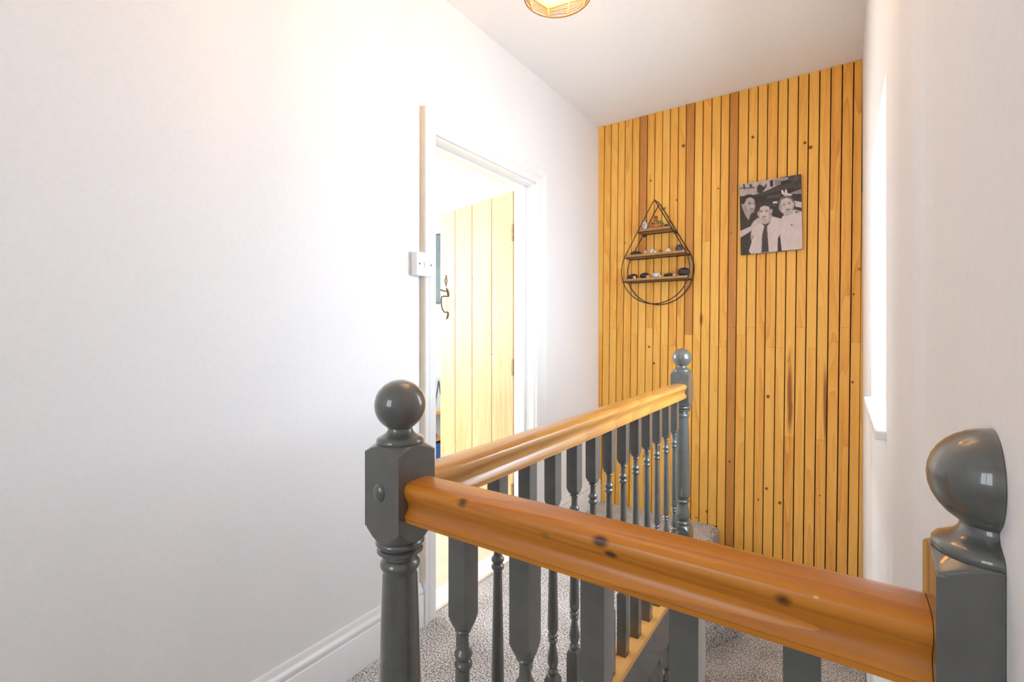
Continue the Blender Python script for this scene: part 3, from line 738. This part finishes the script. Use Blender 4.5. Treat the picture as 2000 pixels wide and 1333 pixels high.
obj('top_ring', tube([(.096*math.cos(2*PI*k/60), .096*math.sin(2*PI*k/60), .235) for k in range(60)], .0022, 8, True), M['rattan'], pl, smooth=60)
for i, a in enumerate(angs):
    obj('rib', tube([pol(a, .235*k/16) for k in range(17)], .0027, 6), M['rattan'], pl, smooth=60)
hb = [.026 if i % 2 == 0 else .044 for i in range(NR)]
bm = bmesh.new()
for i in range(NR):
    j = (i+1) % NR
    aj = angs[i]+math.radians(36)
    for k in range(1, 6):
        tube([pol(angs[i], hb[i]*k/5), pol(aj, hb[j]*k/5)], .0013 if k < 5 else .0022, 6, bm=bm)
obj('wrapped_wires', bm, M['rattan'], pl, smooth=60)
bm = bmesh.new()
for i in range(NR):
    j = (i+1) % NR
    for q in range(13):
        f = (q+.5)/13; a = angs[i]+math.radians(36)*f; zb0 = hb[i]*(1-f)+hb[j]*f
        chord = math.cos(PI/NR)/math.cos(math.radians(36)*(f-.5))
        pts = [pol(a, zb0+(.232-zb0)*k/8, chord) for k in range(9)]
        tube(pts, [.0021-.0005*k/8 for k in range(9)], 5, bm=bm)
o = obj('rattan_slats', bm, M['rattan_pale'], pl, smooth=60)
obj('cord', tube([(0, 0, .228), (0, 0, ZC-PZ-.03)], .003, 8), M['plastic'], pl, smooth=60)
obj('bulb_holder', lathe([(.180, .010), (.183, .016), (.215, .016), (.225, .008), (.230, .004)], 20), M['plastic'], pl, smooth=40)
obj('ceiling_rose', lathe([(ZC-PZ-.028, .010), (ZC-PZ-.024, .035), (ZC-PZ-.004, .045), (ZC-PZ-.0005, .045)], 28), M['plastic'], pl, smooth=40)
for k in range(3):
    a = angs[0]+k*2*PI/3; obj('spoke', tube([(.014*math.cos(a), .014*math.sin(a), .218), (.096*math.cos(a), .096*math.sin(a), .235)], .0016, 6), M['rattan'], pl, smooth=60)
g = N('lit_bulb'); g.p.inputs['Base Color'].default_value = (1, .9, .75, 1); g.p.inputs['Emission Color'].default_value = (1, .72, .40, 1); g.p.inputs['Emission Strength'].default_value = 6
bm = bmesh.new(); bmesh.ops.create_uvsphere(bm, u_segments=20, v_segments=12, radius=.021)
for v in bm.verts: v.co = Vector((v.co.x, v.co.y, v.co.z*1.15+.128))
obj('bulb', bm, g.m, pl, smooth=80)
ld = bpy.data.lights.new('pendant_light', 'POINT'); ld.energy = 50; ld.color = (1, .60, .27); ld.shadow_soft_size = .012
lo = bpy.data.objects.new('pendant_light', ld); C.objects.link(lo); lo.parent = pl; lo.location = (0, 0, .155)

# ------------------------------------------------------------------ things in the side room
tv = empty('wall_picture', (-2.80, RY1, 1.68)); tag(tv, 'dark teal panel on the far wall behind the plank door', 'picture')
obj('panel', B(-.42, .02, -.030, -.001, -.288, .288, bev=.003), M['teal'], tv)
obj('panel_frame', B(-.435, .035, -.022, -.0015, -.302, .302, bev=.003), M['iron'], tv)
rk = empty('shelf_rack', (-2.86, RY1-.15, 0)); tag(rk, 'grey backed wall rack with two wooden shelves behind the plank door', 'rack')
obj('back_board', B(-.35, .10, .125, .1495, .225, .745), M['rackgrey'], rk)
for z in (.245, .468): obj('shelf_board', B(-.35, .10, -.12, .124, z-.012, z+.012, bev=.002), M['base_pine'], rk)
for x in (-.345, .095):
    for y in (-.118, .12): obj('upright_post', B(x-.006, x+.006, y-.006, y+.006, .225, .745), M['iron'], rk)
bm = bmesh.new()
for k in range(5): tube([(-.35+.09*k, .12, .26 if k % 2 else .72), (-.26+.09*k, .12, .72 if k % 2 else .26)], .003, 6, bm=bm)
obj('brace_wire', bm, M['iron'], rk)
bm = bmesh.new(); blob(bm, (0, 0, 0), (.07, .05, .04), 40, .2, 3); tag(obj('shoe', bm, M['stone_black'], loc=(-2.80, RY1-.19, .2575), smooth=60), 'black shoe on the lower shelf of the rack', 'shoe')
bx_ = empty('storage_box', (-2.86, RY1-.13, 0)); tag(bx_, 'blue plastic storage box under the rack', 'box')
obj('box_body', B(-.15, .13, -.11, .10, -.0035, .190, bev=.008), M['blue'], bx_); obj('box_lid', B(-.155, .135, -.115, .105, .1905, .216, bev=.006), M['blue'], bx_)

# pine casing at the foot of the stairs, seen under the apron
t2 = struct('trim_2', B(-.962, -.925, 2.995, 3.0195, ZG, -.03, bev=.002), M['slat'], label='pine strip on the wall below the landing')
bm = bmesh.new(); box(bm, XL+.001, -.963, 3.005, 3.0195, ZG, -.021); box(bm, -.924, -.617, 3.005, 3.0195, ZG, -.021)
struct('wall_hall_back', bm, M['wall'], label='white hall wall below the landing')
